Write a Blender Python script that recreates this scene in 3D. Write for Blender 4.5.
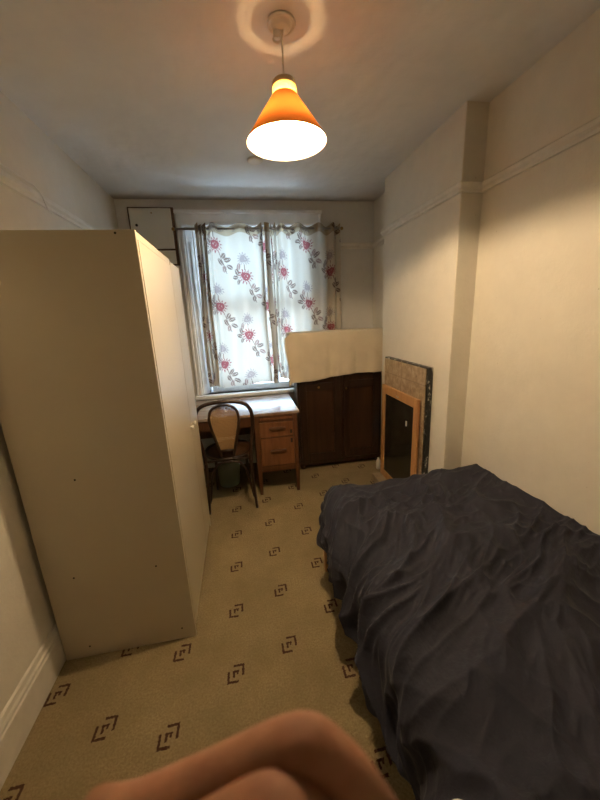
import bpy, bmesh, math, random
from mathutils import Vector, Matrix, noise
PI = math.pi
random.seed(4)
for o in list(bpy.data.objects): bpy.data.objects.remove(o)
S = bpy.context.scene
COL = S.collection

# ------------------------------------------------------------------ camera
cam_d = bpy.data.cameras.new('camera'); cam = bpy.data.objects.new('camera', cam_d); COL.objects.link(cam)
RT = Vector((0.98311094, -0.17740392, -0.04495245)); UP = Vector((0.08651319, 0.234051, 0.96836749)); FW = Vector((0.16127102, 0.95590166, -0.24544588))
M4 = Matrix.Identity(4)
for i in range(3):
    M4[i][0] = RT[i]; M4[i][1] = UP[i]; M4[i][2] = -FW[i]
M4[2][3] = 1.5
cam.matrix_world = M4
cam_d.sensor_fit = 'VERTICAL'; cam_d.sensor_height = 36.0; cam_d.lens = 334.78/800*36.0
cam_d.clip_start = 0.01
cam_d.dof.use_dof = True; cam_d.dof.focus_distance = 2.2; cam_d.dof.aperture_fstop = 5.6
S.camera = cam

# ------------------------------------------------------------------ world (daylight outside the window)
W = bpy.data.worlds.new('daylight'); S.world = W; W.use_nodes = True
wn = W.node_tree.nodes; wl = W.node_tree.links
bg = wn['Background']; bg.inputs['Color'].default_value = (0.56, 0.78, 1.0, 1)
_tc = wn.new('ShaderNodeTexCoord'); _sp = wn.new('ShaderNodeSeparateXYZ'); wl.new(_tc.outputs['Generated'], _sp.inputs[0])
_mr = wn.new('ShaderNodeMapRange'); _mr.inputs['From Min'].default_value = -.25; _mr.inputs['From Max'].default_value = .10   # brighter below the horizon, added to lift the ceiling; sky above
_mr.inputs['To Min'].default_value = 10.0; _mr.inputs['To Max'].default_value = 5.0
wl.new(_sp.outputs['Z'], _mr.inputs['Value']); wl.new(_mr.outputs[0], bg.inputs['Strength'])
LAMP_POWER = 20.5

S.view_settings.view_transform = 'Standard'; S.view_settings.look = 'None'
S.view_settings.exposure = 1.12; S.view_settings.gamma = 1.0
S.view_settings.use_curve_mapping = False

# ------------------------------------------------------------------ node helpers
class NT:
    def __init__(s, name):
        s.m = bpy.data.materials.new(name); s.m.use_nodes = True
        s.t = s.m.node_tree; s.n = s.t.nodes; s.l = s.t.links
        s.b = s.n['Principled BSDF']; s.out = s.n['Material Output']
    def node(s, typ, **kw):
        n = s.n.new(typ)
        for k, v in kw.items(): setattr(n, k, v)
        return n
    def link(s, a, b): s.l.new(a, b)
    def put(s, sock, v):
        if isinstance(v, bpy.types.NodeSocket): s.l.new(v, sock)
        elif v is not None: sock.default_value = v
    def math(s, op, a, b=None, c=None):
        n = s.node('ShaderNodeMath', operation=op)
        s.put(n.inputs[0], a); s.put(n.inputs[1], b); s.put(n.inputs[2], c)
        return n.outputs[0]
    def noise(s, scale, detail=3, rough=.5, vec=None, stretch=None):
        tc = vec
        if tc is None:
            tc = s.node('ShaderNodeTexCoord').outputs['Object']
        if stretch:
            mp = s.node('ShaderNodeMapping'); mp.inputs['Scale'].default_value = stretch
            s.link(tc, mp.inputs['Vector']); tc = mp.outputs[0]
        n = s.node('ShaderNodeTexNoise'); n.inputs['Scale'].default_value = scale
        n.inputs['Detail'].default_value = detail; n.inputs['Roughness'].default_value = rough
        s.link(tc, n.inputs['Vector']); return n.outputs['Fac']
    def ramp(s, fac, stops):
        r = s.node('ShaderNodeValToRGB'); e = r.color_ramp.elements
        while len(e) < len(stops): e.new(0.5)
        for i, (p, c) in enumerate(stops): e[i].position = p; e[i].color = (*c, 1)
        s.link(fac, r.inputs[0]); return r.outputs[0]
    def mix(s, f, a, b, typ='MIX'):
        n = s.node('ShaderNodeMix', data_type='RGBA', blend_type=typ)
        s.put(n.inputs[0], f)
        for sk, v in ((n.inputs[6], a), (n.inputs[7], b)):
            if isinstance(v, tuple): v = (*v[:3], 1)
            s.put(sk, v)
        return n.outputs[2]
    def bump(s, h, strength=.3, dist=.01):
        n = s.node('ShaderNodeBump'); n.inputs['Strength'].default_value = strength; n.inputs['Distance'].default_value = dist
        s.link(h, n.inputs['Height']); s.link(n.outputs[0], s.b.inputs['Normal']); return n.outputs[0]
    def base(s, c):
        if isinstance(c, tuple): c = (*c[:3], 1)
        s.put(s.b.inputs['Base Color'], c)
    def rough(s, r): s.put(s.b.inputs['Roughness'], r)

def plain(name, col, rough=.6, metal=0, var=.12, scale=14, bump=0.0, bscale=60, spec=.5):
    t = NT(name)
    f = t.noise(scale, 4)
    lo = tuple(c*(1-var) for c in col); hi = tuple(min(1, c*(1+var*.6)) for c in col)
    t.base(t.ramp(f, [(.3, lo), (.7, hi)])); t.rough(rough); t.b.inputs['Metallic'].default_value = metal
    t.b.inputs['Specular IOR Level'].default_value = spec
    if bump: t.bump(t.noise(bscale, 3), bump, .004)
    return t.m

def wallmat(name, col, stain=(.45, .38, .28), amount=.25):
    t = NT(name)
    g = t.noise(1.6, 6, .6); f = t.noise(9, 5, .65)
    c = t.ramp(f, [(.3, tuple(x*.93 for x in col)), (.75, col)])
    a = t.ramp(g, [(.52, (0, 0, 0)), (.8, (amount,)*3)])
    c = t.mix(a, c, stain)
    sp = t.noise(38, 2, .5)
    spm = t.ramp(sp, [(.76, (0, 0, 0)), (.80, (.5, .5, .5))])
    c = t.mix(spm, c, (.30, .22, .15))
    t.base(c); t.rough(.75); t.b.inputs['Specular IOR Level'].default_value = .3
    h = t.math('ADD', t.noise(2.2, 3), t.math('MULTIPLY', t.noise(55, 4, .7), .12))
    t.bump(h, .45, .03)
    return t.m

def woodmat(name, dark, light, rough=.45, stretch=(1, 1, 12), scale=3):
    t = NT(name)
    inv = tuple(1.0/x if x > 1 else 1.0 for x in stretch)
    f = t.noise(scale*9, 5, .6, stretch=inv)
    f2 = t.noise(scale, 3)
    c = t.ramp(f, [(.3, dark), (.7, light)])
    c = t.mix(t.math('MULTIPLY', f2, .35), c, tuple(x*.55 for x in dark))
    t.base(c); t.rough(rough); t.bump(f, .15, .002)
    return t.m

M = {}
M['wall'] = wallmat('old_cream_paint', (.765, .725, .64), amount=.12)
M['far_wall'] = wallmat('damp_marked_paint', (.72, .71, .68), stain=(.40, .37, .33), amount=.5)
M['trim'] = plain('gloss_trim_paint', (.76, .73, .66), .4, var=.08)
M['casing'] = plain('white_window_paint', (.84, .86, .87), .35, var=.10, scale=8)
def ceilmat():
    t = NT('ceiling_paint')
    c = t.ramp(t.noise(3, 5, .6), [(.3, (.72, .715, .71)), (.7, (.80, .795, .785))])
    tc = t.node('ShaderNodeTexCoord').outputs['Object']
    sx = t.node('ShaderNodeSeparateXYZ'); t.link(tc, sx.inputs[0])
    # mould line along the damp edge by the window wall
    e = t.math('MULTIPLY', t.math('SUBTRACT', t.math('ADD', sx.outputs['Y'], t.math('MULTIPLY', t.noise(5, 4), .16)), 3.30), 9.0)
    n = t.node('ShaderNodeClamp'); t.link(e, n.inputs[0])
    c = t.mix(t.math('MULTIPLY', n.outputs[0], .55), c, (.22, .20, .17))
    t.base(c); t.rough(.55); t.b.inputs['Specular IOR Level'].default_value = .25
    h = t.math('ADD', t.noise(2.6, 3, stretch=(1, .5, 1)), t.math('MULTIPLY', t.noise(14, 3), .12))
    t.bump(h, .6, .045)
    return t.m
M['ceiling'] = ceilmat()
M['wardrobe'] = plain('cream_laminate', (.54, .475, .355), .35, var=.03, scale=2)
M['wardrobe_side'] = M['wardrobe']
M['dark_gap'] = plain('dark_gap', (.03, .025, .02), .9)
M['desk_wood'] = woodmat('worn_desk_wood', (.12, .045, .015), (.245, .10, .036), .5, (1, 1, 12))
M['desk_leg'] = woodmat('desk_leg_wood', (.075, .026, .009), (.15, .058, .022), .45, (1, 1, 12))
def desktopmat():
    t = NT('worn_desk_top_painted_sheen')
    f = t.noise(24, 5, .6, stretch=(.12, 1, 1))
    c = t.ramp(f, [(.3, (.16, .075, .035)), (.7, (.27, .14, .07))])
    w = t.ramp(t.noise(2.6, 5, .65, stretch=(.5, 1, 1)), [(.36, (0, 0, 0)), (.54, (.62, .62, .62))])  # pale patches: the window's reflection painted into the wood colour
    c = t.mix(w, c, (.55, .50, .47))
    t.base(c); t.rough(.20); t.bump(f, .12, .002); return t.m
M['desk_top'] = desktopmat()
M['cup_wood'] = woodmat('dark_oak', (.014, .006, .003), (.040, .016, .008), .35)
M['cup_panel'] = woodmat('dark_oak_panel', (.024, .009, .004), (.062, .025, .011), .35)
M['chair_wood'] = woodmat('dark_bentwood', (.022, .010, .006), (.055, .026, .014), .35)
M['pine'] = woodmat('orange_pine', (.42, .20, .07), (.58, .31, .12), .5)
M['seatply'] = woodmat('seat_ply', (.06, .026, .011), (.11, .05, .022), .4)  # base tone darkened to carry the shade under the desk
M['brass'] = plain('worn_brass', (.35, .24, .10), .35, .9)
M['steel'] = plain('brushed_rod_metal', (.42, .40, .38), .35, .9)
M['white'] = plain('white_plastic', (.78, .75, .68), .35, var=.04)
M['knobwhite'] = plain('pale_knob', (.80, .76, .66), .3, var=.03)
M['beigeglass'] = None

def canemat():
    t = NT('woven_cane')
    tc = t.node('ShaderNodeTexCoord').outputs['Object']
    sx = t.node('ShaderNodeSeparateXYZ'); t.link(tc, sx.inputs[0])
    def grid(v, k, w):
        return t.math('LESS_THAN', t.math('FRACT', t.math('MULTIPLY', v, k)), w)
    a = grid(sx.outputs['X'], 85, .55); b = grid(sx.outputs['Z'], 85, .55)
    d = grid(t.math('ADD', sx.outputs['X'], sx.outputs['Z']), 60, .3)
    m = t.math('MAXIMUM', t.math('MAXIMUM', a, b), d)
    t.base((.34, .21, .10)); t.rough(.6)
    t.link(m, t.b.inputs['Alpha'])
    return t.m
M['cane'] = canemat()

def clothmat(name, col, trans=.15, scale=500):
    t = NT(name)
    c = t.ramp(t.noise(7, 4), [(.3, tuple(x*.88 for x in col)), (.7, col)])
    t.base(c); t.rough(.9); t.b.inputs['Specular IOR Level'].default_value = .15
    t.bump(t.noise(scale, 2), .3, .002)
    return t.m
M['cloth'] = clothmat('cream_cotton', (.66, .58, .45))
M['mattress'] = clothmat('mattress_ticking', (.62, .60, .56))
def duvetmat():
    t = NT('navy_duvet_cotton')
    c = t.ramp(t.noise(5, 4), [(.3, (.015, .0155, .027)), (.7, (.022, .022, .037))])
    t.base(c); t.rough(.75); t.b.inputs['Specular IOR Level'].default_value = .3
    t.b.inputs['Sheen Weight'].default_value = .08; t.b.inputs['Sheen Roughness'].default_value = .4
    t.bump(t.noise(28, 5, .65, stretch=(1, .6, 1)), .5, .010)
    return t.m
M['duvet'] = duvetmat()

def carpetmat():
    t = NT('patterned_carpet')
    uv = t.node('ShaderNodeUVMap'); uv.uv_map = 'UVMap'
    sx = t.node('ShaderNodeSeparateXYZ'); t.link(uv.outputs[0], sx.inputs[0])
    wob = t.math('MULTIPLY', t.math('SUBTRACT', t.noise(160, 2), .5), .012)
    U = t.math('ADD', t.math('MULTIPLY', t.math('SUBTRACT', t.math('FRACT', sx.outputs['X']), .5), .28), wob)
    V = t.math('ADD', t.math('MULTIPLY', t.math('SUBTRACT', t.math('FRACT', sx.outputs['Y']), .5), .36), wob)
    def rect(x0, x1, y0, y1):
        a = t.math('MULTIPLY', t.math('GREATER_THAN', U, x0), t.math('LESS_THAN', U, x1))
        b = t.math('MULTIPLY', t.math('GREATER_THAN', V, y0), t.math('LESS_THAN', V, y1))
        return t.math('MULTIPLY', a, b)
    R = [rect(-.012, .041, .032, .043), rect(.030, .041, -.014, .043),
         rect(-.041, -.030, -.042, .014), rect(-.041, .013, -.043, -.032),
         rect(-.014, -.004, -.018, .013), rect(-.016, .015, .005, .014), rect(.003, .012, -.005, .009)]
    m = R[0]
    for r in R[1:]: m = t.math('MAXIMUM', m, r)
    m = t.math('MULTIPLY', m, t.math('ADD', .72, t.math('MULTIPLY', t.noise(90, 2), .5)))
    ed = rect(-.028, .026, -.030, .030)
    pile = t.noise(120, 4, .75); blot = t.noise(3.5, 5, .65)
    c = t.ramp(blot, [(.3, (.235, .185, .10)), (.7, (.36, .285, .165))])
    c = t.mix(t.ramp(pile, [(.35, (.8, .8, .8)), (.65, (0, 0, 0))]), c, (.19, .14, .07))
    st = t.ramp(t.noise(7, 4, .7), [(.63, (0, 0, 0)), (.72, (.35, .35, .35))])
    c = t.mix(st, c, (.20, .14, .08))
    c = t.mix(t.math('MULTIPLY', ed, .10), c, (.2, .15, .12))
    c = t.mix(m, c, (.055, .022, .016))
    t.base(c); t.rough(.95); t.b.inputs['Specular IOR Level'].default_value = .1
    t.bump(t.math('ADD', pile, t.math('MULTIPLY', t.noise(60, 3), .8)), .7, .006)
    return t.m
M['carpet'] = carpetmat()

def curtainmat():
    t = NT('floral_curtain')
    at = t.node('ShaderNodeAttribute'); at.attribute_name = 'Print'
    c = at.outputs['Color']
    c = t.mix(t.ramp(t.noise(260, 2), [(.4, (.12, .12, .12)), (.6, (0, 0, 0))]), c, (.5, .46, .38))
    d = t.node('ShaderNodeBsdfDiffuse'); t.link(c, d.inputs[0])
    tr = t.node('ShaderNodeBsdfTranslucent'); t.link(c, tr.inputs[0])
    mx = t.node('ShaderNodeMixShader'); mx.inputs[0].default_value = .34
    t.link(d.outputs[0], mx.inputs[1]); t.link(tr.outputs[0], mx.inputs[2]); t.link(mx.outputs[0], t.out.inputs[0])
    t.n.remove(t.b); return t.m
M['curtain'] = curtainmat()

def shademat(name, cd, ct, f):
    t = NT(name)
    d = t.node('ShaderNodeBsdfDiffuse'); d.inputs[0].default_value = (*cd, 1)
    tr = t.node('ShaderNodeBsdfTranslucent'); tr.inputs[0].default_value = (*ct, 1)
    mx = t.node('ShaderNodeMixShader'); mx.inputs[0].default_value = f
    t.link(d.outputs[0], mx.inputs[1]); t.link(tr.outputs[0], mx.inputs[2]); t.link(mx.outputs[0], t.out.inputs[0])
    t.n.remove(t.b); return t.m
M['shade_out'] = shademat('orange_lampshade', (.78, .30, .06), (.80, .32, .08), .16)
M['shade_in'] = shademat('white_shade_lining', (.88, .86, .80), (.85, .75, .55), .12)

def thinglass(name, tint=(1, 1, 1), gl=.12, rough=.03, diff=0, dcol=(.8, .8, .8)):
    t = NT(name)
    a = t.node('ShaderNodeBsdfTransparent'); a.inputs[0].default_value = (*tint, 1)
    g = t.node('ShaderNodeBsdfGlossy'); g.inputs['Roughness'].default_value = rough
    fr = t.node('ShaderNodeFresnel'); fr.inputs[0].default_value = 1.5
    k = t.math('ADD', fr.outputs[0], gl*.3)
    mx = t.node('ShaderNodeMixShader'); t.link(k, mx.inputs[0]); t.link(a.outputs[0], mx.inputs[1]); t.link(g.outputs[0], mx.inputs[2])
    o = mx.outputs[0]
    if diff:
        tr = t.node('ShaderNodeBsdfTranslucent'); tr.inputs[0].default_value = (*dcol, 1)
        m2 = t.node('ShaderNodeMixShader'); m2.inputs[0].default_value = diff
        t.link(o, m2.inputs[1]); t.link(tr.outputs[0], m2.inputs[2]); o = m2.outputs[0]
    t.link(o, t.out.inputs[0]); t.n.remove(t.b); return t.m
M['glass'] = thinglass('window_glass')
M['collar'] = thinglass('frosted_collar_glass', (.78, .66, .43), diff=.32, dcol=(.6, .42, .16))
M['bin_glass'] = thinglass('smoky_bin_plastic', (.66, .68, .58), diff=.6, dcol=(.85, .87, .72), rough=.2)
def bulbmat():
    t = NT('lit_bulb')
    a = t.node('ShaderNodeBsdfTransparent'); e = t.node('ShaderNodeEmission')
    e.inputs[0].default_value = (1, .62, .28, 1); e.inputs[1].default_value = 6
    ad = t.node('ShaderNodeAddShader'); t.link(a.outputs[0], ad.inputs[0]); t.link(e.outputs[0], ad.inputs[1]); t.link(ad.outputs[0], t.out.inputs[0])
    t.n.remove(t.b); return t.m
M['bulb'] = bulbmat()
def skinmat():
    t = NT('skin')
    c = t.ramp(t.noise(45, 4, .6), [(.3, (.27, .115, .06)), (.7, (.40, .185, .10))])
    t.base(c); t.rough(.68); t.b.inputs['Subsurface Weight'].default_value = .25
    t.b.inputs['Subsurface Radius'].default_value = (1, .35, .2); t.b.inputs['Subsurface Scale'].default_value = .004
    t.bump(t.noise(220, 4, .7), .35, .0015); return t.m
M['skin'] = skinmat()
M['nail'] = plain('finger_nail', (.72, .45, .35), .3, var=.04)
def tilemat():
    t = NT('mottled_brown_tiles')
    tc = t.node('ShaderNodeTexCoord').outputs['Object']
    sx = t.node('ShaderNodeSeparateXYZ'); t.link(tc, sx.inputs[0])
    def line(v, k, off): return t.math('LESS_THAN', t.math('FRACT', t.math('ADD', t.math('MULTIPLY', v, k), off)), .05)
    g = t.math('MAXIMUM', line(sx.outputs['Y'], 6.6, .2), line(sx.outputs['Z'], 6.6, .4))
    c = t.ramp(t.noise(22, 5, .7), [(.3, (.20, .13, .075)), (.5, (.36, .26, .16)), (.7, (.52, .42, .29))])
    c = t.mix(t.math('MULTIPLY', g, .6), c, (.18, .12, .08))
    t.base(c); t.rough(.45); return t.m
M['tile'] = tilemat()
def paintspat():
    t = NT('black_edge_with_white_smears')
    f = t.noise(26, 4, .7, stretch=(1, 1, .5))
    c = t.ramp(f, [(.56, (.015, .014, .013)), (.62, (.60, .58, .52))])
    t.base(c); t.rough(.4); return t.m
M['black_edge'] = paintspat()
def darkglass():
    t = NT('dusty_dark_glass')
    c = t.ramp(t.noise(9, 5, .7), [(.45, (.018, .014, .010)), (.8, (.06, .05, .035))])
    t.base(c); t.rough(.12); return t.m
M['dark_glass'] = darkglass()
M['hearth'] = plain('dull_brown_stone', (.30, .22, .13), .7, var=.2)
M['brown_trim'] = plain('dark_brown_edge', (.10, .055, .035), .6)
M['panel_white'] = plain('dull_white_board', (.66, .66, .60), .45, var=.06, scale=5)

# ------------------------------------------------------------------ mesh helpers
class MB:
    def __init__(s): s.bm = bmesh.new(); s.slot = 0
    def _mark(s, faces, slot, smooth=False):
        for f in faces: f.material_index = slot; f.smooth = smooth
    def box(s, x0, x1, y0, y1, z0, z1, bev=0, slot=0, rot=None, piv=None, seg=2):
        r = bmesh.ops.create_cube(s.bm, size=1)
        vs = r['verts']
        bmesh.ops.scale(s.bm, vec=(abs(x1-x0), abs(y1-y0), abs(z1-z0)), verts=vs)
        bmesh.ops.translate(s.bm, vec=((x0+x1)/2, (y0+y1)/2, (z0+z1)/2), verts=vs)
        fs = list({f for v in vs for f in v.link_faces}); s._mark(fs, slot)
        if bev:
            es = list({e for v in vs for e in v.link_edges})
            q = bmesh.ops.bevel(s.bm, geom=es, offset=bev, segments=seg, affect='EDGES', profile=.5)
            vs = list({v for f in q['faces'] for v in f.verts} | {v for v in vs if v.is_valid})
            s._mark(q['faces'], slot)
        if rot is not None:
            bmesh.ops.rotate(s.bm, cent=piv or (0, 0, 0), matrix=rot, verts=vs)
        return s
    def tube(s, pts, r, n=10, slot=0, closed=False, caps=True):
        pts = [Vector(p) for p in pts]; N = len(pts)
        rr = r if isinstance(r, (list, tuple)) else [r]*N
        rings = []; prev = None
        for i, p in enumerate(pts):
            a = pts[i-1] if (i > 0 or closed) else p
            b = pts[(i+1) % N] if (i < N-1 or closed) else p
            d = (b-a).normalized()
            if prev is None:
                u = d.orthogonal().normalized()
            else:
                u = (prev - d*prev.dot(d)).normalized()
            prev = u; w = d.cross(u)
            rings.append([s.bm.verts.new(p + (u*math.cos(2*PI*k/n) + w*math.sin(2*PI*k/n))*rr[i]) for k in range(n)])
        fs = []
        for i in range(N if closed else N-1):
            A = rings[i]; B = rings[(i+1) % N]
            for k in range(n):
                fs.append(s.bm.faces.new((A[k], A[(k+1) % n], B[(k+1) % n], B[k])))
        s._mark(fs, slot, True)
        if caps and not closed:
            s._mark([s.bm.faces.new(rings[0][::-1]), s.bm.faces.new(rings[-1])], slot)
        return s
    def lathe(s, prof, c=(0, 0, 0), n=32, slot=0, slots=None, smooth=True):
        # prof: list of (r, z)
        rings = []
        for r, z in prof:
            if r < 1e-5: rings.append([s.bm.verts.new((c[0], c[1], c[2]+z))])
            else: rings.append([s.bm.verts.new((c[0]+r*math.cos(2*PI*k/n), c[1]+r*math.sin(2*PI*k/n), c[2]+z)) for k in range(n)])
        for i in range(len(rings)-1):
            A, B = rings[i], rings[i+1]; fs = []
            for k in range(n):
                k2 = (k+1) % n
                if len(A) == 1 and len(B) == 1: continue
                if len(A) == 1: fs.append(s.bm.faces.new((A[0], B[k2], B[k])))
                elif len(B) == 1: fs.append(s.bm.faces.new((A[k], A[k2], B[0])))
                else: fs.append(s.bm.faces.new((A[k], A[k2], B[k2], B[k])))
            s._mark(fs, (slots[i] if slots else slot), smooth)
        return s
    def grid(s, fn, nu, nv, slot=0):
        vs = [[s.bm.verts.new(fn(i/nu, j/nv)) for j in range(nv+1)] for i in range(nu+1)]
        fs = []
        for i in range(nu):
            for j in range(nv):
                fs.append(s.bm.faces.new((vs[i][j], vs[i+1][j], vs[i+1][j+1], vs[i][j+1])))
        s._mark(fs, slot, True); return vs
    def prism(s, poly, axis, a, b, slot=0):
        # poly in the two other axes, extruded along axis between a and b
        def mk(p, t):
            if axis == 'x': return (t, p[0], p[1])
            if axis == 'y': return (p[0], t, p[1])
            return (p[0], p[1], t)
        A = [s.bm.verts.new(mk(p, a)) for p in poly]; B = [s.bm.verts.new(mk(p, b)) for p in poly]
        n = len(poly); fs = [s.bm.faces.new(A[::-1]), s.bm.faces.new(B)]
        for k in range(n): fs.append(s.bm.faces.new((A[k], A[(k+1) % n], B[(k+1) % n], B[k])))
        s._mark(fs, slot); return s
    def build(s, name, mats, parent=None, **tags):
        bmesh.ops.recalc_face_normals(s.bm, faces=s.bm.faces[:])
        me = bpy.data.meshes.new(name); s.bm.to_mesh(me); s.bm.free()
        if not isinstance(mats, (list, tuple)): mats = [mats]
        for m in mats: me.materials.append(m)
        o = bpy.data.objects.new(name, me); COL.objects.link(o)
        if parent is not None:
            o.parent = parent
            bpy.context.view_layer.update()
            o.matrix_parent_inverse = Matrix.Identity(4)
            # meshes are authored in world space: express them about the parent
            me.transform(parent_world(parent).inverted())
        for k, v in tags.items(): o[k] = v
        return o
def parent_world(p):
    m = p.matrix_basis.copy()
    while p.parent is not None:
        p = p.parent; m = p.matrix_basis @ m
    return m
def thing(name, label, cat, loc=(0, 0, 0), group=None):
    o = bpy.data.objects.new(name, None); COL.objects.link(o); o.location = loc; o.empty_display_size = .1
    o['label'] = label; o['category'] = cat
    if group: o['group'] = group
    bpy.context.view_layer.update()
    return o
def struct(mb, name, mat): return mb.build(name, mat, kind='structure')
def catmull(P, n=8, closed=False):
    P = [Vector(p) for p in P]; out = []; N = len(P)
    for i in range(N if closed else N-1):
        p0 = P[i-1] if (i > 0 or closed) else P[i]; p1 = P[i]; p2 = P[(i+1) % N]
        p3 = P[(i+2) % N] if (i+2 < N or closed) else p2
        for k in range(n):
            t = k/n
            out.append(.5*((2*p1)+(-p0+p2)*t+(2*p0-5*p1+4*p2-p3)*t*t+(-p0+3*p1-3*p2+p3)*t**3))
    if not closed: out.append(P[-1])
    return out

# ------------------------------------------------------------------ room dimensions
H = 2.515; XL = -.94; XR = 1.367; YF = 3.357; YB = -.75
XC = 1.238; YC0 = 1.828; YC1 = 2.824
# floor with strips carrying the carpet repeat
bm = bmesh.new(); uvl = bm.loops.layers.uv.new('UVMap')
cols = {-4: .072, -3: .228, -2: .150, -1: 0.0, 0: .083, 1: .248, 2: .07, 3: .23, 4: .15, 5: 0, 6: .083}
off = {k: v for k, v in cols.items()}
SP = .247
cx = {k: -.142+SP*(k+1) for k in range(-5, 8)}
for k in range(-4, 7):
    x0 = cx[k]-SP/2; x1 = cx[k]+SP/2
    x0c = max(x0, XL-.05); x1c = min(x1, XR+.05)
    if x1c <= x0c: continue
    y0, y1 = YB-.05, YF+.05
    base = 1.165+off[k]
    vs = [bm.verts.new(p) for p in ((x0c, y0, 0), (x1c, y0, 0), (x1c, y1, 0), (x0c, y1, 0))]
    f = bm.faces.new(vs)
    for lp in f.loops:
        c = lp.vert.co
        lp[uvl].uv = (min(max((c.x-x0)/SP, .0005), .9995), (c.y-base)/.328+.5+20)
bmesh.ops.remove_doubles(bm, verts=bm.verts[:], dist=1e-5)
me = bpy.data.meshes.new('floor'); bm.to_mesh(me); bm.free(); me.materials.append(M['carpet'])
fl = bpy.data.objects.new('floor', me); COL.objects.link(fl); fl['kind'] = 'structure'

struct(MB().box(XL-.1, XR+.1, YB-.1, YF+.2, H, H+.1), 'ceiling', M['ceiling'])
struct(MB().box(XL-.1, XL, YB-.1, YF+.2, 0, H), 'wall_left', M['wall'])
struct(MB().box(XR, XR+.1, YB-.1, YF+.2, 0, H), 'wall_right', M['wall'])
struct(MB().box(XL, XR, YB-.1, YB, 0, H), 'wall_back', M['wall'])
OX0, OX1, OZ0, OZ1 = -.405, .765, .775, 2.30
struct(MB().box(XL, OX0, YF, YF+.2, 0, H).box(OX1, XR, YF, YF+.2, 0, H).box(OX0, OX1, YF, YF+.2, 0, OZ0).box(OX0, OX1, YF, YF+.2, OZ1, H), 'wall_far', M['far_wall'])
struct(MB().box(XC, XR+.02, YC0, YC1, 0, H+.01, bev=.006), 'wall_chimney_breast', M['wall'])

# skirting, picture rails
def skirt(x0, face, axis, a, b, name):
    # profile measured from wall plane x0 towards face
    s = 1 if face > x0 else -1
    prof = [(x0, 0), (x0+s*.019, 0), (x0+s*.019, .135), (x0+s*.015, .142), (x0+s*.015, .155), (x0+s*.010, .165), (x0+s*.008, .185), (x0, .19)]
    mb = MB()
    if axis == 'y': mb.prism(prof, 'y', a, b)
    else: mb.prism(prof, 'x', a, b)
    struct(mb, name, M['trim'])
skirt(XL, 0, 'y', YB, YF, 'baseboard_left')
skirt(XR, 0, 'y', YB, YC0, 'baseboard_right')
skirt(YF, 0, 'x', XL+.02, XR-.002, 'baseboard_far')
skirt(XC, 0, 'y', YC0, 2.015, 'baseboard_chimney')
def rail(x0, s, axis, a, b, name, mat='trim'):
    z = 2.098
    prof = [(x0, z), (x0+s*.012, z+.002), (x0+s*.012, z+.016), (x0+s*.024, z+.026), (x0+s*.026, z+.044), (x0+s*.018, z+.052), (x0, z+.056)]
    mb = MB(); mb.prism(prof, axis, a, b); struct(mb, name, M[mat])
rail(XR, -1, 'y', YB, YC0, 'trim_1')
rail(YC0, -1, 'x', XC-.02, XR, 'trim_2')
rail(XC, -1, 'y', YC0-.02, YC1+.02, 'trim_3')
rail(XR, -1, 'y', YC1, YF, 'trim_4')
rail(YF, -1, 'x', .86, XR, 'trim_5')
rail(XL, 1, 'y', YB, YF, 'trim_6')

# ------------------------------------------------------------------ window
mb = MB()
def cas(mb, x0, x1, z0, z1, horiz):
    y = YF
    mb.box(x0, x1, y-.022, y, z0, z1, .004)
mb.box(-.455, OX0-.0005, YF-.022, YF, .776, 2.2995, .004).box(-.455, -.435, YF-.042, YF-.0225, .776, 2.3945, .006).box(OX0-.022, OX0-.001, YF-.030, YF-.0225, .776, 2.2995, .003)
mb.box(OX1+.0005, .832, YF-.022, YF, .776, 2.2995, .004).box(.812, .832, YF-.042, YF-.0225, .776, 2.3945, .006)
mb.box(-.455, .832, YF-.022, YF, 2.30, 2.42, .004).box(-.465, .846, YF-.048, YF-.0225, 2.395, 2.425, .006).box(-.42, .78, YF-.030, YF-.0225, 2.3005, 2.325, .003)
# jamb linings
mb.prism([(OX0, YF), (OX0+.012, YF), (OX0+.108, YF+.13), (OX0+.108, YF+.15), (OX0, YF+.15)], 'z', OZ0, OZ1-.018)
mb.prism([(OX0+.040, YF+.016), (OX0+.050, YF+.020), (OX0+.076, YF+.070), (OX0+.066, YF+.078)], 'z', OZ0+.10, OZ1-.12)
mb.prism([(OX1, YF), (OX1-.012, YF), (OX1-.062, YF+.13), (OX1-.062, YF+.15), (OX1, YF+.15)], 'z', OZ0, OZ1-.018)
mb.box(OX0, OX1, YF, YF+.15, OZ1-.018, OZ1)
win = struct(mb, 'window_1', M['casing'])
MB().box(-.475, .856, YF-.062, YF+.15, .738, .775, .008).build('window_sill', M['casing'], win)
def sash(name, y, z0, z1):
    m = MB(); x0, x1 = OX0+.095, OX1-.060; w = .05
    m.box(x0, x0+w, y, y+.04, z0, z1, .005).box(x1-w, x1, y, y+.04, z0, z1, .005)
    m.box(x0+w, x1-w, y, y+.04, z0, z0+.06, .005).box(x0+w, x1-w, y, y+.04, z1-w, z1, .005)
    o = m.build(name, M['casing'], win)
    MB().box(x0+w-.005, x1-w+.005, y+.018, y+.022, z0+.055, z1-w+.005).build('pane', M['glass'], o)
sash('lower_sash', YF+.06, .776, 1.58)
sash('upper_sash', YF+.102, 1.54, OZ1-.018)
mb = MB(); mb.tube([(-.335, YF+.05, .78), (-.335, YF+.05, 2.28)], .004, 8)
mb.build('sash_cord', M['trim'], win)

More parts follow.
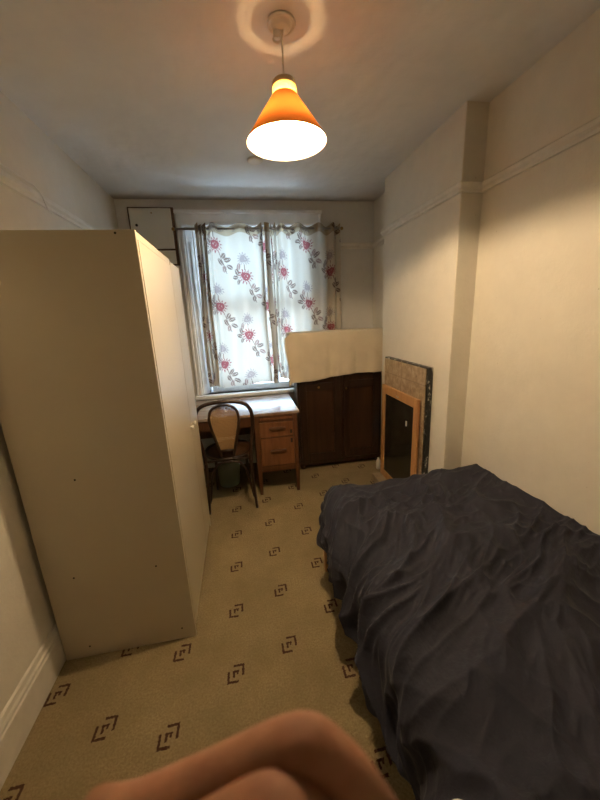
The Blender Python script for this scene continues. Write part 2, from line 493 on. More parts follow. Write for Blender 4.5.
# ------------------------------------------------------------------ wardrobe
wx, wb, wy0, wy1, wz = -.333, -.917, 1.39, 2.312, 1.823
wd = thing('wardrobe', 'tall cream laminate wardrobe against left wall with plain side facing the camera', 'wardrobe', ((wx+wb)/2, (wy0+wy1)/2, 0))
MB().box(wb, wx-.002, wy0, wy0+.018, 0, wz, .0012).build('side_panel', M['wardrobe'], wd)
MB().box(wb, wx-.002, wy1-.018, wy1, 0, wz, .0012).build('side_panel', M['wardrobe'], wd)
MB().box(wb, wx-.022, wy0+.0185, wy1-.0185, wz-.03, wz-.012, .001).build('top_panel', M['wardrobe'], wd)
MB().box(wb, wb+.006, wy0+.0185, wy1-.0185, .05, wz-.031).build('back_panel', M['wardrobe'], wd)
MB().box(wb+.01, wx-.022, wy0+.0185, wy1-.0185, .05, .068).build('bottom_panel', M['wardrobe'], wd)
MB().box(wx-.05, wx-.034, wy0+.0185, wy1-.0185, 0, .05).build('plinth', M['wardrobe'], wd)
MB().box(wx-.022, wx-.003, wy0+.0185, 2.018, wz-.028, wz-.002, .001).build('top_rail', M['wardrobe'], wd)
gap = 2.018
for a, b, ky, z1 in ((wy0+.020, gap-.002, gap-.045, wz-.031), (gap+.002, wy1-.020, gap+.040, wz-.012)):
    d = MB().box(wx-.020, wx, a, b, .052, z1, .0015).build('door', M['wardrobe'], wd)
    MB().tube([(wx, ky, .885), (wx+.010, ky, .885), (wx+.012, ky, .885), (wx+.022, ky, .885)], [.006, .006, .013, .012], 14).build('knob', M['knobwhite'], d)
for (x, z) in ((-.71, .891), (-.802, .433), (-.462, .428), (-.395, .061), (-.806, .057), (-.402, 1.812)):
    MB().tube([(x, wy0-.0012, z), (x, wy0+.004, z)], .0042, 10).build('screw_hole', M['dark_gap'], wd)

# ------------------------------------------------------------------ desk
dx0, dx1, dy0, dy1, dz = -.66, .416, 2.636, 3.285, .736
dk = thing('writing_desk', 'worn brown wooden desk with two drawers standing under the window', 'desk', ((dx0+dx1)/2, (dy0+dy1)/2, 0))
MB().box(dx0, dx1, dy0, dy1, dz-.024, dz, .004).build('desk_top', M['desk_top'], dk)
for (x, y) in ((.055, dy0+.025), (.378, dy0+.025), (.055, dy1-.035), (.378, dy1-.035), (-.625, dy0+.025), (-.625, dy1-.035)):
    m = MB(); s0 = .016; v = []
    for z, s_ in ((0, .012), (.18, .017), (dz-.0245, .017)):
        v.append([m.bm.verts.new((x+sx*s_, y+sy*s_, z)) for sx, sy in ((-1, -1), (1, -1), (1, 1), (-1, 1))])
    m.bm.faces.new(v[0][::-1]); m.bm.faces.new(v[2])
    for A, B in ((v[0], v[1]), (v[1], v[2])):
        for k in range(4): m.bm.faces.new((A[k], A[(k+1) % 4], B[(k+1) % 4], B[k]))
    m.build('leg', M['desk_leg'], dk)
MB().box(.0725, .3605, dy0+.022, dy1-.03, .205, .222, .001).box(.064, .074, dy0+.043, dy1-.053, .222, dz-.025).box(.358, .368, dy0+.043, dy1-.053, .222, dz-.025).box(.074, .358, dy1-.045, dy1-.036, .222, dz-.025).build('pedestal', M['desk_wood'], dk)
MB().box(.0725, .3605, dy0+.012, dy0+.03, .222, .262, .002).build('bottom_rail', M['desk_leg'], dk)
MB().box(.0725, .3605, dy0+.012, dy0+.03, .655, .711, .002).build('top_rail', M['desk_leg'], dk)
MB().box(.085, .350, dy0+.006, dy0+.0115, .672, .690, .001).build('writing_slide', M['desk_wood'], dk)
MB().box(-.608, .038, dy0+.02, dy0+.038, .625, .711, .002).build('apron', M['desk_leg'], dk)
MB().box(-.608, .038, dy1-.045, dy1-.036, .36, .711, .001).build('back_panel', M['desk_leg'], dk)
for z0, z1, hz in ((.522, .651, .598), (.266, .516, .398)):
    d = MB().box(.0755, .3575, dy0+.008, dy0+.028, z0, z1, .003).build('drawer', M['desk_wood'], dk)
    MB().box(.155, .290, dy0-.012, dy0+.0075, hz-.011, hz+.011, .006, seg=3).build('handle', M['desk_leg'], d)
MB().box(.330, .346, dy0+.004, dy0+.0078, .46, .50, .001).build('lock_plate', M['dark_gap'], dk)
MB().box(.330, .346, dy0+.004, dy0+.0078, .545, .575, .001).build('lock_plate', M['dark_gap'], dk)

dk.location.x += .020
# ------------------------------------------------------------------ bentwood chair
ch = thing('bentwood_chair', 'dark bentwood chair with cane back drawn up to the desk', 'chair', (-.165, 2.6, 0))
X0 = -.165
def P(x, z):      # back plane: leaning, local x offset and height -> world
    return Vector((X0+x, 2.462-.045*max(0, z-.1)-.05*max(0, z-.5), z))
half = [(.188, 0), (.176, .2), (.170, .42), (.176, .52), (.197, .66), (.207, .76), (.198, .835), (.165, .885), (.10, .912), (0, .920)]
loop = [P(x, z) for x, z in half] + [P(-x, z) for x, z in half[-2::-1]]
pts = catmull(loop, 8)
rad = [.0125+.002*min(1, p.z/.4) for p in pts]
nb = len(pts)
hoop = MB().tube([p for p in pts if p.z > .435], .0145, 12).build('back_hoop', M['chair_wood'], ch)
for sg in (1, -1):
    pp = [P(sg*x, z) for x, z in ((.188, 0), (.176, .2), (.170, .40), (.171, .437))]
    MB().tube(catmull(pp, 6), [.011+.0035*i/18 for i in range(19)], 12).build('leg', M['chair_wood'], ch)
# inner loop
il = [(.045, .48), (.058, .54), (.082, .64), (.102, .74), (.106, .80), (.088, .858), (.045, .888), (0, .893)]
lp = [P(x, z)+Vector((0, .0, 0)) for x, z in il]+[P(-x, z) for x, z in il[-2::-1]]
ip = catmull(lp, 7)
inner = MB().tube(ip, .0105, 10).build('inner_hoop', M['chair_wood'], ch)
m = MB()
zs = [p for p in ip if p.x >= X0]
def halfw(z):
    best = .045
    for i in range(len(il)-1):
        a, b = il[i], il[i+1]
        if a[1] <= z <= b[1]: return a[0]+(b[0]-a[0])*(z-a[1])/(b[1]-a[1])
    return best if z < .5 else .0
def cane(u, v):
    z = .525+(.889-.525)*v; w = halfw(z)
    p = P((u-.5)*2*w, z); p.y += .012*(1-(2*u-1)**2)
    return p
m.grid(cane, 14, 24)
cn = m.build('cane_panel', M['cane'], ch); md = cn.modifiers.new('thick', 'SOLIDIFY'); md.thickness = .003
MB().tube([P(-.056, .527), P(.056, .527)], .010, 8).build('back_rail', M['chair_wood'], ch)
# seat
m = MB()
def seatpt(r, a):
    x = .195*r*math.cos(a); y = .205*r*math.sin(a)
    x *= 1+.06*math.sin(a)
    return (X0+x, 2.665+y, .455-.006*(1-r*r))
n = 40
ringv = []
for z, r in ((.432, .97), (.432, 1.0), (.446, 1.03), (.458, 1.0), (.458, .90), (.452, .86)):
    ringv.append([m.bm.verts.new((seatpt(r, 2*PI*k/n)[0], seatpt(r, 2*PI*k/n)[1], z)) for k in range(n)])
for A, B in zip(ringv[:-1], ringv[1:]):
    for k in range(n):
        f = m.bm.faces.new((A[k], A[(k+1) % n], B[(k+1) % n], B[k])); f.smooth = True
m.bm.faces.new(ringv[0][::-1])
f = m.bm.faces.new(ringv[-1]); f.material_index = 1
m.build('seat', [M['chair_wood'], M['seatply']], ch)
for sg in (1, -1):
    MB().tube(catmull([(X0+sg*.125, 2.81, .431), (X0+sg*.135, 2.83, .25), (X0+sg*.150, 2.85, 0)], 6), [.014-.004*i/12 for i in range(13)], 12).build('leg', M['chair_wood'], ch)
ab = [(.172, .10), (.155, .20), (.135, .32), (.095, .405), (.04, .43), (0, .434)]
ap = [P(x, z)+Vector((0, .018, -.006)) for x, z in ab]+[P(-x, z)+Vector((0, .018, -.006)) for x, z in ab[-2::-1]]
MB().tube(catmull(ap, 7), .0085, 10).build('arch_brace', M['chair_wood'], ch)
MB().tube([tuple(P(-.166, .446)+Vector((0, .004, 0))), (X0, 2.47, .447), tuple(P(.166, .446)+Vector((0, .004, 0)))], .009, 8).build('seat_rail', M['chair_wood'], ch)

# waste bin under the desk
bn = thing('waste_bin', 'smoky translucent waste bin on the carpet under the desk', 'bin', (-.205, 2.945, 0))
bc = (-.205, 2.945, 0)
MB().lathe([(0, .001), (.088, .001), (.092, .008), (.115, .296), (.112, .296), (.089, .010), (0, .008)], bc, 36).build('bin_body', M['bin_glass'], bn)
MB().tube([(bc[0]+.1145*math.cos(2*PI*k/36), bc[1]+.1145*math.sin(2*PI*k/36), .300) for k in range(36)], .004, 8, closed=True).build('rim', M['bin_glass'], bn)
def crumple(c, r, sd):
    m = MB(); bmesh.ops.create_icosphere(m.bm, subdivisions=3, radius=r)
    for v in m.bm.verts:
        k = noise.noise(v.co/r*1.7+Vector((sd, 0, 0)))
        v.co = v.co*(1+.45*k); v.co.z *= .75
        v.co += Vector(c)
    return m
crumple((bc[0]-.02, bc[1]-.045, .036), .034, 2).build('crumpled_paper', M['white'], None, label='crumpled white paper lying at the bottom of the waste bin', category='paper')

# ------------------------------------------------------------------ dark cupboard
cx0, cx1, cy0, cy1 = .49, 1.328, 3.03, 3.222
cb = thing('cupboard', 'dark stained wooden double door cupboard under the cream cloth', 'cupboard', ((cx0+cx1)/2, (cy0+cy1)/2, 0))
ct = 1.335
MB().box(cx0, cx0+.02, cy0+.014, cy1, .05, ct-.02, .002).build('side_panel', M['cup_wood'], cb)
MB().box(cx1-.02, cx1, cy0+.014, cy1, .05, ct-.02, .002).build('side_panel', M['cup_wood'], cb)
MB().box(cx0-.008, cx1+.008, cy0-.004, cy1, ct-.019, ct, .004).build('top', M['cup_wood'], cb)
MB().box(cx0+.021, cx1-.021, cy1-.01, cy1, .05, ct-.02).build('back_panel', M['cup_wood'], cb)
MB().box(cx0-.006, cx1+.006, cy0-.006, cy0+.0135, .045, .085, .004).box(cx0+.021, cx1-.021, cy0+.014, cy1-.012, .06, .075).build('plinth', M['cup_wood'], cb)
def cdoor(x0, x1, ang, hinge):
    z0, z1 = .09, ct-.03
    R = Matrix.Rotation(ang, 3, 'Z'); pv = (hinge, cy0+.012, 0)
    m = MB(); y0, y1 = cy0-.008, cy0+.0125
    w = .062
    for b in ((x0, x0+w, z0, z1), (x1-w, x1, z0, z1), (x0+w, x1-w, z0, z0+.075), (x0+w, x1-w, z1-.07, z1), (x0+w, x1-w, .80, .872)):
        m.box(b[0], b[1], y0, y1, b[2], b[3], .003, rot=R, piv=pv)
    d = m.build('door', M['cup_wood'], cb)
    m = MB().box(x0+w+.001, x1-w-.001, y0+.010, y1-.001, z0+.076, .799, .001, rot=R, piv=pv)
    m.box(x0+w+.001, x1-w-.001, y0+.010, y1-.001, .873, z1-.071, .001, rot=R, piv=pv)
    m.build('door_panel', M['cup_panel'], d)
    return d, R, pv
d1, R1, pv1 = cdoor(cx0+.022, .902, math.radians(-2.0), cx0+.022)
d2, R2, pv2 = cdoor(.938, cx1-.022, math.radians(0), cx1-.022)
def rp(R, pv, p): return tuple(R @ (Vector(p)-Vector(pv)) + Vector(pv))
MB().tube([rp(R1, pv1, (.69, cy0-.0085, .836)), rp(R1, pv1, (.69, cy0-.028, .836))], [.006, .012], 12).build('knob', M['brass'], d1)
MB().box(.905, .935, cy0+.004, cy0+.0133, .09, ct-.03, .001).build('center_stile', M['cup_wood'], cb)
MB().tube([(.945+.02, cy0-.0085, .80), (.965, cy0-.018, .80)], [.010, .007], 10).build('lock_knob', M['brass'], d2)
for x, y in ((cx0+.03, cy0+.03), (cx1-.04, cy0+.03), (cx0+.03, cy1-.035), (cx1-.04, cy1-.035)):
    MB().lathe([(0, 0), (.020, 0), (.030, .012), (.030, .026), (.020, .0445), (0, .0445)], (x, y, 0), 20).build('bun_foot', M['cup_wood'], cb)

# cloth over the cupboard
m = MB()
XA, XB, YA, YBk = cx0-.040, cx1+.012, cy0-.022, cy1-.002
def clothpt(u, v):
    # u along x including left drop, v from the back to the hanging front hem
    tot = .10+(XB-XA)
    s = u*tot-.10
    t = v*((YBk-YA)+.43)
    zt = ct+.008
    x = XA+max(s, 0); z = zt; y = YBk-min(t, YBk-YA)
    dl = max(0, -s); df = max(0, t-(YBk-YA))
    r = .012
    hem = 1+.04*math.sin(u*5+1)-.05*u
    df *= hem
    if df > 0:
        z -= df; y -= .007+.02*(df/.43)+.010*math.sin(u*22+df*3)*(df/.43)+.006*math.sin(u*51)*(df/.43)+.010*noise.noise(Vector((u*4, df*6, 2)))
    if dl > 0:
        if df > 0: x -= dl*.55*(1-.5*df/.43)+.004; z -= dl*.35; y += dl*.25*(df/.43)
        else: z -= dl*1.0; x -= .010+.02*dl
    x = min(x, 1.352)
    x -= .006*math.sin(df*18)*(1 if u < .3 else 0)
    z += .004*noise.noise(Vector((x*9, y*9+df*4, 0)))
    if df == 0: z += .002+.002*noise.noise(Vector((x*14, y*14, 3)))
    return (x, y, z)
m.grid(clothpt, 90, 60)
cl = m.build('cupboard_cloth', M['cloth'], None, label='plain cream cotton cloth draped over the top of the dark cupboard', category='cloth')
md = cl.modifiers.new('t', 'SOLIDIFY'); md.thickness = .003; md.offset = 1

# ------------------------------------------------------------------ curtains + rod
RODY, RODZ = 3.272, 2.262
rod = thing('curtain_rod', 'thin metal curtain rod running across the top of the window', 'curtain rod', (.27, RODY, RODZ))
MB().tube([(-.475, RODY, RODZ), (1.015, RODY, RODZ)], .0085, 12).build('rod', M['steel'], rod)
for x in (-.478, 1.018):
    m = MB(); bmesh.ops.create_uvsphere(m.bm, u_segments=14, v_segments=10, radius=.015, matrix=Matrix.Translation((x, RODY, RODZ)))
    for f in m.bm.faces: f.smooth = True
    m.build('finial', M['brass'], rod)
for x in (-.455, .985):
    MB().box(x-.006, x+.006, RODY+.009, YF, RODZ-.007, RODZ+.007, .002).build('bracket', M['steel'], rod)

RED = (.33, .085, .10); GREY = (.36, .31, .31); LEAF = (.21, .15, .13); STEM = (.27, .21, .18); CREAM = (.64, .595, .515)
def ell(px, py, cx_, cy_, ang, a, b):
    dx, dy = px-cx_, py-cy_; c, s = math.cos(ang), math.sin(ang)
    X = dx*c+dy*s; Y = -dx*s+dy*c
    return (X/a)**2+(Y/b)**2 < (1-.35*abs(X/a))**2 if abs(X) < a else False
def flower(dx, dy, R, seed):
    dy2 = dy*1.12; d = math.hypot(dx, dy2)
    if d > R*1.05: return 0
    a = math.atan2(dy2, dx)
    if d < R*.16: return 1
    k = 14
    for ring, ph in ((1.0, 0), (.68, .5)):
        q = (a*k/(2*PI)+ph) % 1.0; q = abs(q-.5)*2      # 0 centre of petal
        q = 1-q
        rr = R*ring*(1+.12*math.sin(a*3+seed))
        if d < rr:
            w = .78*math.sin(min(1, d/rr)*PI*.93+.12)
            if q > 1-w*.70 and not (ring == 1.0 and abs(d/rr-.60) < .05): return 1
    return 0
def motif(dx, dy, seed):
    """dx,dy metres from the red flower's centre, v upwards; returns a colour or None"""
    if abs(dx) > .17 or dy > .26 or dy < -.24: return None
    if flower(dx, dy, .076, seed): return RED
    if flower(dx+.012, dy-.145, .064, seed+2): return GREY
    # stem: curve from the flower down to the right, and up to the grey bloom
    if -.22 < dy < -.04:
        sx = .02+.075*((-dy-.04)/.18)**.8
        if abs(dx-sx) < .0045: return STEM
    if .05 < dy < .10 and abs(dx+.008) < .004: return STEM
    for (lx, ly, an, a, b) in ((lx, ly, an, a*1.25, b*1.35) for lx, ly, an, a, b in ((.075, -.075, .9, .034, .014), (.105, -.105, .35, .036, .015), (.045, -.135, 2.2, .034, .014), (.125, -.165, -.6, .036, .014), (.075, -.185, -1.9, .034, .014),
                               (-.078, .045, 2.0, .036, .014), (-.098, .005, 2.7, .034, .013), (-.062, .085, 1.5, .034, .013), (-.07, -.04, 1.2, .026, .011))):
        if ell(dx, dy, lx, ly, an, a, b):
            c, s = math.cos(an), math.sin(an)
            if abs(-(dx-lx)*s+(dy-ly)*c) < .0022: return CREAM
            return LEAF if (lx+ly*3+seed) % .02 > .006 else (.33, .22, .20)
    return None
def print_colour(u, v):
    u += .006*noise.noise(Vector((u*12, v*12, 0)))
    for (cu, cv) in ((.10, .22), (.37, .47)):
        for du in (-.54, 0, .54):
            for dv in (-.52, 0, .52):
                U = (u % .54)+du; V = (v % .52)+dv
                c = motif(U-cu, V-cv, cu)
                if c: return c
    return CREAM
def curtain(name, prof, ztop, zbot, uoff, voff, label, hem, lean=0.0):
    P2 = catmull([(x, y, 0) for x, y in prof], 16)
    L = [0]
    for a, b in zip(P2[:-1], P2[1:]): L.append(L[-1]+(b-a).length)
    tot = L[-1]; nu = int(tot/.0045); nv = int((ztop-zbot)/.0055)
    bm = bmesh.new(); rows = []; cl_ = bm.verts.layers.float_color.new('Print')
    def at(s):
        lo = 0; hi = len(L)-1
        while hi-lo > 1:
            md_ = (lo+hi)//2
            if L[md_] <= s: lo = md_
            else: hi = md_
        t = (s-L[lo])/max(1e-9, L[hi]-L[lo]); return P2[lo].lerp(P2[hi], t)
    pts = [at(tot*i/nu) for i in range(nu+1)]
    for j in range(nv+1):
        v = j/nv; row = []
        for i in range(nu+1):
            p = pts[i]; s = tot*i/nu
            fade = 1-.15*v
            y = RODY+p.y*fade+.008*v*math.sin(s*30+v*5+uoff)
            y = min(y, YF-.052) if v < .98 else min(y, YF-.052)
            x = p.x+lean*v*(1-(p.x-prof[0][0])/(prof[-1][0]-prof[0][0]))+.010*math.sin(v*7+s*8)*v
            top = ztop+.016*(-p.y/.03)                       # eyelet header dips where it passes behind the rod
            z = top+(zbot+hem*math.sin(s*9+uoff)-top)*v
            vt = bm.verts.new((x, y, z))
            c = print_colour(s+uoff, (1-v)*(ztop-zbot)+voff)
            if (1-v)*(ztop-zbot) > (ztop-zbot)-.075: c = tuple(q*w_ for q, w_ in zip(c, (.66, .58, .46)))  # header band: doubled hem, its missing backlight darkened into the colour
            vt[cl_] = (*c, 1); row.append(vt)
        rows.append(row)
    for j in range(nv):
        for i in range(nu):
            f = bm.faces.new((rows[j][i], rows[j][i+1], rows[j+1][i+1], rows[j+1][i])); f.smooth = True
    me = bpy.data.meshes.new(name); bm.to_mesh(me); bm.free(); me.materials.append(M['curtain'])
    o = bpy.data.objects.new(name, me); COL.objects.link(o)
    o['label'] = label; o['category'] = 'curtain'; o['group'] = 'floral curtains at the window'
    # eyelet rings where the cloth crosses the rod
    for a in range(1, len(pts)):
        if pts[a-1].y*pts[a].y < 0:
            c = Vector((pts[a].x, RODY, RODZ)); d = (pts[a]-pts[a-1]).normalized()
            w = Vector((0, 0, 1)); q = d.cross(w).normalized()
            # ring lies in the cloth plane (spanned by d and w)
            MB().tube([c+(d*math.cos(2*PI*k/14)+w*math.sin(2*PI*k/14))*.020 for k in range(14)], .0028, 6, closed=True).build('eyelet', M['steel'], o)
    return o
PL = [(-.300, .0), (-.270, -.030), (-.288, .018), (-.245, -.012), (-.262, .026), (-.205, -.028), (-.232, .020), (-.185, .005), (-.150, -.030), (-.035, .022), (.085, -.026), (.205, .022), (.275, -.030), (.258, .018), (.318, .004), (.298, -.030), (.345, -.020), (.322, .014), (.362, .024)]
PR = [(.350, -.032), (.375, .022), (.395, -.03), (.410, .024), (.450, -.028), (.52, .024), (.605, -.028), (.70, .024), (.795, -.028), (.875, .024), (.930, -.03), (.965, .02), (.998, -.02)]
curtain('curtain', PL, 2.292, .865, .20, .0, 'full length floral curtain hanging on the left, its hem just above the desk', .012, -.03)
curtain('curtain', PR, 2.292, .885, .93, .26, 'floral curtain on the right, its lower half hidden behind the cloth covered cupboard', .012)

# ------------------------------------------------------------------ white board cupboard high on the far wall
bx = thing('wall_box', 'white square box front with thin brown edging high on far wall left of window', 'wall box', (-.66, YF, 2.1))
MB().box(-.838, -.468, YF-.035, YF, 1.98, 2.445, .002).build('box_frame', M['brown_trim'], bx)
MB().box(-.826, -.488, YF-.050, YF-.036, 2.115, 2.433, .003).build('box_door', M['panel_white'], bx)
MB().box(-.826, -.488, YF-.046, YF-.036, 1.99, 2.100, .003).build('lower_panel', M['panel_white'], bx)
MB().tube([(-.775, YF-.0505, 2.30), (-.775, YF-.056, 2.30)], .011, 12).build('keyhole', M['dark_gap'], bx)
MB().tube([(-.645, YF-.0505, 2.395), (-.645, YF-.054, 2.395)], .006, 10).build('hook', M['brass'], bx)

# loose cable on left picture rail
MB().tube(catmull([(XL+.030, .9, 2.158), (XL+.034, 1.5, 2.160), (XL+.032, 1.9, 2.161), (XL+.036, 2.03, 2.15), (XL+.034, 2.09, 2.085), (XL+.028, 2.14, 2.075)], 8), .0035, 8).build('loose_cable', M['white'], None, label='thin white cable running along the left picture rail with a drooping end', category='cable')

# ------------------------------------------------------------------ boards leaning on the chimney breast
fb = thing('tiled_board', 'tall mottled brown tiled board with black edges leaning on the chimney breast', 'board', (1.2, 2.38, 0))
xw = XC-.001
MB().box(xw-.040, xw-.002, 1.995, 2.665, .004, 1.128, .003).build('black_frame', M['black_edge'], fb)
MB().box(xw-.047, xw-.0405, 2.010, 2.655, .012, 1.118, .002).build('tile_face', M['tile'], fb)

MB().box(1.085, xw-.049, 2.02, 2.66, 0, .070, .004).build('hearth_slab', M['hearth'], None, label='low dull brown hearth slab on the carpet under the pine framed glass', category='hearth')
cf = thing('framed_glass_door', 'small pine framed glass cabinet door leaning against the brown tiled board', 'cabinet door', (1.14, 2.44, 0))
# frame in local coordinates: width along Y, tilts towards the board
zb_ = .072; ya, yb, ztop_ = 2.045, 2.645, .900
R = Matrix.Rotation(math.radians(.5), 3, 'Y'); pv = (1.166, 0, 0)
m = MB(); w = .062
xf = 1.166
for b in ((ya, ya+w, zb_, ztop_), (yb-w, yb, zb_, ztop_), (ya+w, yb-w, zb_, zb_+w), (ya+w, yb-w, ztop_-w*1.15, ztop_)):
    m.box(xf-.009, xf+.009, b[0], b[1], b[2], b[3], .003, rot=R, piv=pv)
m.build('door_frame', M['pine'], cf)
MB().box(xf-.002, xf+.002, ya+w+.0005, yb-w-.0005, zb_+w+.0005, ztop_-w*1.15-.0005, rot=R, piv=pv).build('glass_panel', M['dark_glass'], cf)
m = MB(); pp = [(xf-.014, 2.345+.016*math.cos(t), .862+.016*math.sin(t)) for t in [PI*k/8+PI for k in range(9)]]
m.tube([tuple(R @ (Vector(p)-Vector(pv))+Vector(pv)) for p in pp], .0025, 8)
m.build('wire_hook', M['steel'], cf)
m = MB().box(xf-.008, xf-.0025, 2.20, 2.215, .66, .70, .003, rot=R, piv=pv); m.build('paint_fleck', M['white'], cf)

MB().lathe([(0, 0), (.020, 0), (.022, .006), (.022, .075), (.016, .092), (.010, .098), (.010, .115), (0, .115)], (1.236, 2.868, 0), 20).build('white_bottle', M['white'], None, label='small white plastic bottle on the carpet between cupboard and pine frame', category='bottle')

# ------------------------------------------------------------------ bed
bedx0, bedx1, by0, by1 = .385, 1.345, -.30, 1.70
bd = thing('bed', 'single bed with pale wooden legs along the right wall', 'bed', (.86, .7, 0))
for x in (bedx0+.022, bedx1-.022):
    for y in (by0+.03, by1-.03):
        MB().box(x-.022, x+.022, y-.022, y+.022, 0, .30, .004).build('leg', M['pine'], bd)
m = MB()
m.box(bedx0+.006, bedx0+.030, by0+.0525, by1-.0525, .20, .30, .003).box(bedx1-.030, bedx1-.006, by0+.0525, by1-.0525, .20, .30, .003)
m.box(bedx0+.045, bedx1-.045, by0+.01, by0+.035, .20, .30, .003).box(bedx0+.045, bedx1-.045, by1-.035, by1-.01, .20, .30, .003)
m.build('bed_frame', M['pine'], bd)
m = MB()
for k in range(14): 
    y = by0+.08+k*(by1-by0-.16)/13; m.box(bedx0+.031, bedx1-.031, y-.03, y+.03, .275, .292)
m.build('slats', M['pine'], bd)
MB().box(bedx0+.035, bedx1-.005, by0, by1-.01, .302, .455, .03, seg=4).build('mattress', M['mattress'], None, label='pale mattress on the bed beneath the dark navy duvet', category='mattress')

# duvet
def ridged(p): return 1-abs(noise.noise(p))*2.0
def duvet_base(x, y):
    """x, y flat cloth coordinates -> position. The cloth rolls over the rim of the bed."""
    rx0, ry1 = .480, 1.655
    # wandering rim so that the hanging side bulges
    q = Vector((max(x, rx0), min(y, ry1), 0)); d = Vector((x-q.x, y-q.y, 0)); L = d.length
    top = .528+.022*noise.noise(Vector((x*2.0, y*2.0, 5)))
    tw = max(0, (x-1.10)/.25); top += .030*tw*tw*(1 if tw < 1 else 1)
    top += .025*math.exp(-((x-.75)**2+(y-1.0)**2)/.12)
    R_ = .10
    if L > 1e-5:
        n = d/L; a = min(L/R_, PI/2)
        flare = .10*max(0, L-PI*R_/2)
        pos = Vector((q.x, q.y, 0))+n*(R_*math.sin(a)*(1.0 if n.x < -.5 else .85)+flare)
        z = top-R_*(1-math.cos(a))-max(0, L-PI*R_/2)
        pos.z = z
        if n.x < -.3:
            k_ = min(1, L/.12); k_ = k_*k_*(3-2*k_); pos.x -= k_*(.030*math.exp(-((y-.76)/.12)**2)+.006*math.sin(y*9))
            pos.x += k_*.025*max(0, min(1, (y-1.25)/.4))
    else:
        pos = Vector((q.x, q.y, top))
    return pos
NX, NY = 330, 460
x_lo, x_hi, y_lo, y_hi = .480-.30, 1.356, -.34, 1.655+.36
V = [[None]*(NY+1) for _ in range(NX+1)]
for i in range(NX+1):
    for j in range(NY+1):
        x = x_lo+(x_hi-x_lo)*i/NX; y = y_lo+(y_hi-y_lo)*j/NY
        hem = .05*noise.noise(Vector((y*3, 7, 0)))
        if x < .480: x = .480-(.480-x)*(1+hem*3)
        V[i][j] = duvet_base(x, y)
m = MB(); bmv = [[m.bm.verts.new(V[i][j]) for j in range(NY+1)] for i in range(NX+1)]
ca, sa = math.cos(math.radians(38)), math.sin(math.radians(38))
for i in range(NX+1):
    for j in range(NY+1):
        a = V[min(i+1, NX)][j]-V[max(i-1, 0)][j]; b = V[i][min(j+1, NY)]-V[i][max(j-1, 0)]
        n = a.cross(b).normalized()
        x = x_lo+(x_hi-x_lo)*i/NX; y = y_lo+(y_hi-y_lo)*j/NY
        wx_ = x+.10*noise.noise(Vector((x*2.2, y*2.2, 1))); wy_ = y+.12*noise.noise(Vector((x*2.2, y*2.2, 9)))
        u = wx_*ca+wy_*sa; w = -wx_*sa+wy_*ca
        r1 = ridged(Vector((u*1.6, w*5.0, 3)))
        r2 = ridged(Vector((u*3.5, w*11.0, 8)))
        r3 = ridged(Vector((wx_*7, wy_*5, 4)))
        amp = noise.noise(Vector((x*2.5, y*2.5, 20)))*.5+.6
        wallf = min(1, max(0, (x_hi-x)/.22))
        r4 = ridged(Vector((u*7+3, w*24.0, 6)))
        h = (.036*max(0, r1)**2.2+.034*max(0, r2)**2.4*amp+.018*max(0, r3)**2.2*amp+.012*max(0, r4)**1.8*amp+.012*noise.noise(Vector((x*5, y*4, 2))))*(.45+.55*wallf)
        h *= 1-.6*max(0, min(1, (y-1.45)/.2))
        # vertical pleats on the hanging side
        if x < .40: h += .012*math.sin(y*26+4*noise.noise(Vector((y*3, 0, 0))))*min(1, (.40-x)/.12)
        p = bmv[i][j].co+n*h
        p.x = min(p.x, XR-.006); bmv[i][j].co = p
for i in range(NX):
    for j in range(NY):
        f = m.bm.faces.new((bmv[i][j], bmv[i+1][j], bmv[i+1][j+1], bmv[i][j+1])); f.smooth = True
dv = m.build('duvet', M['duvet'], None, label='rumpled dark navy duvet spread over the whole bed', category='duvet')
md = dv.modifiers.new('t', 'SOLIDIFY'); md.thickness = .014; md.offset = -1

# ------------------------------------------------------------------ pendant lamp
LX, LY = .243, 1.47
pl = thing('pendant_lamp', 'orange cone shade pendant lamp hanging lit from the ceiling', 'lamp', (LX, LY, H))
MB().lathe([(0, 0), (.050, 0), (.052, -.006), (.048, -.012), (.046, -.006), (.034, -.006), (.032, -.018), (.024, -.022), (0, -.022)], (LX, LY, H), 32).build('ceiling_rose', M['white'], pl)
m = MB().box(LX-.030, LX-.006, LY-.004, LY+.010, H-.046, H-.021, .003)
m.tube(catmull([(LX-.02, LY, H-.03), (LX-.030, LY+.006, H-.050), (LX-.012, LY+.004, H-.058), (LX, LY, H-.045), (LX+.004, LY, H-.022)], 6), .004, 8)
m.build('cord_knot', M['trim'], pl)
MB().tube([(LX, LY, H-.022), (LX, LY, 2.352)], .0032, 8).build('cord', M['trim'], pl)
MB().lathe([(0, .030), (.012, .030), (.020, .024), (.038, .020), (.043, .014), (.043, 0), (.041, 0), (.040, .010), (0, .012)], (LX, LY, 2.322), 36).build('cap', plain('grey_brown_cap', (.45, .38, .29), .5), pl)
MB().lathe([(.0440, 0), (.0455, .006), (.0455, .020), (.0430, .0265), (.0415, .0265), (.0440, .020), (.0440, .006), (.0425, 0), (.0440, 0)], (LX, LY, 2.2953), 36).build('glass_collar', M['collar'], pl)
prof = [(.046, 2.295), (.155, 2.142), (.1525, 2.142), (.0442, 2.295), (.046, 2.295)]
MB().lathe([(r, z) for r, z in prof], (LX, LY, 0), 64, slots=[0, 0, 1, 0]).build('lamp_shade', [M['shade_out'], M['shade_in']], pl)
MB().lathe([(0, .012), (.014, .010), (.014, -.045), (.0, -.045)], (LX, LY, 2.322), 20).build('bulb_holder', M['white'], pl)
bz = 2.187
MB().lathe([(0, -.030), (.012, -.027), (.022, -.018), (.026, -.004), (.024, .012), (.016, .032), (.012, .048), (.012, .089), (0, .089)], (LX, LY, bz), 24).build('bulb', M['bulb'], pl)
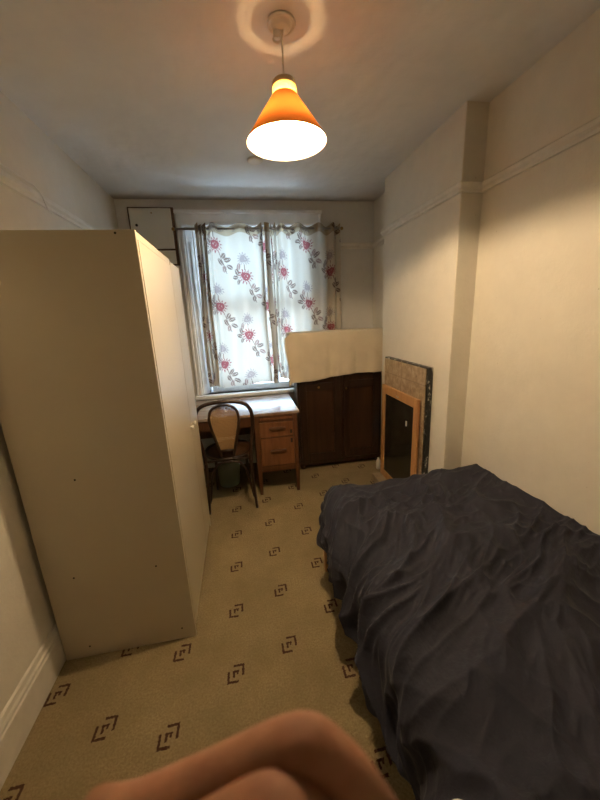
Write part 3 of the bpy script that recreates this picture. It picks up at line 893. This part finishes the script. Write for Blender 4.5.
ld = bpy.data.lights.new('bulb_light', 'POINT'); ld.energy = LAMP_POWER; ld.color = (1, .74, .44); ld.shadow_soft_size = .014
lo = bpy.data.objects.new('bulb_light', ld); COL.objects.link(lo); lo.location = (LX, LY, bz)

MB().lathe([(0, 0), (.052, 0), (.053, -.006), (.048, -.012), (.030, -.015), (0, -.015)], (.203, 2.56, H), 28).build('smoke_alarm', M['white'], None, label='small round white disc fixed to the ceiling beyond the lamp', category='smoke alarm')

# small white thing at the lower edge of the picture, on the duvet
MB().lathe([(0, 0), (.020, 0), (.024, .004), (.026, .030), (.024, .034), (0, .036)], (.318, .345, .585), 24).build('white_disc', M['white'], None, label='small white round object lying on the duvet at bottom edge of the photo', category='small object')

# ------------------------------------------------------------------ the hand in front of the lens
def CP(x, y, d):      # metres right, down and ahead of the camera -> world
    return Vector((0, 0, 1.5))+FW*d+RT*x-UP*y
def hand():
    me = bpy.data.meshes.new('hand_skeleton'); bm = bmesh.new(); sk = bm.verts.layers.skin.verify()
    def vt(p, r, prev=None, root=False):
        v = bm.verts.new(p); v[sk].radius = (r, r); v[sk].use_root = root
        if prev is not None: bm.edges.new((prev, v))
        return v
    k = lambda px, py, d: CP((px-300)*d/334.78, (py-400)*d/334.78, d)
    wrist = vt(k(-60, 1010, .135), .026, None, True)
    fa = vt(k(-330, 1320, .150), .030, wrist); fa2 = vt(k(-700, 1900, .165), .038, fa)
    palm = vt(k(60, 915, .130), .027, wrist)
    specs = [ # fingers: index, middle, ring, little
        [(118, 842, .122, .0150), (225, 783, .118, .0112), (306, 737, .114, .0096), (350, 778, .114, .0092), (392, 835, .117, .0084), (412, 890, .120, .0068)],
        [(160, 880, .108, .0150), (225, 842, .104, .0122), (284, 806, .101, .0112), (330, 850, .101, .0100), (362, 925, .102, .0084), (374, 985, .106, .0068)],
        [(150, 945, .106, .0140), (225, 925, .098, .0108), (290, 905, .092, .0102), (330, 965, .094, .0088), (352, 1040, .098, .0080), (358, 1095, .103, .0064)],
        [(130, 1040, .108, .0125), (205, 1035, .100, .0092), (260, 1025, .095, .0088), (296, 1085, .098, .0078), (312, 1150, .103, .0070), (316, 1195, .108, .0058)]]
    for s in specs:
        p = palm
        for q in s: p = vt(k(*q[:3]), q[3], p)
    p = vt(k(90, 990, .100), .018, palm)
    for q in [(170, 1010, .086, .0135), (250, 985, .080, .0115), (320, 950, .078, .0100), (365, 925, .078, .0072)]: p = vt(k(*q[:3]), q[3], p)
    bm.to_mesh(me); bm.free()
    o = bpy.data.objects.new('hand_skeleton', me); COL.objects.link(o)
    a = o.modifiers.new('skin', 'SKIN'); a.branch_smoothing = .6
    b = o.modifiers.new('sub', 'SUBSURF'); b.levels = 3; b.render_levels = 3
    bpy.context.view_layer.update()
    dg = bpy.context.evaluated_depsgraph_get()
    m2 = bpy.data.meshes.new_from_object(o.evaluated_get(dg)); bpy.data.objects.remove(o)
    for p_ in m2.polygons: p_.use_smooth = True
    # knuckle creases
    m2.materials.clear(); m2.materials.append(M['skin'])
    h_ = bpy.data.objects.new('person', m2); COL.objects.link(h_)
    h_['label'] = 'blurred bare hand with bent fingers held close in front of the camera'; h_['category'] = 'person'
    return h_
hand()
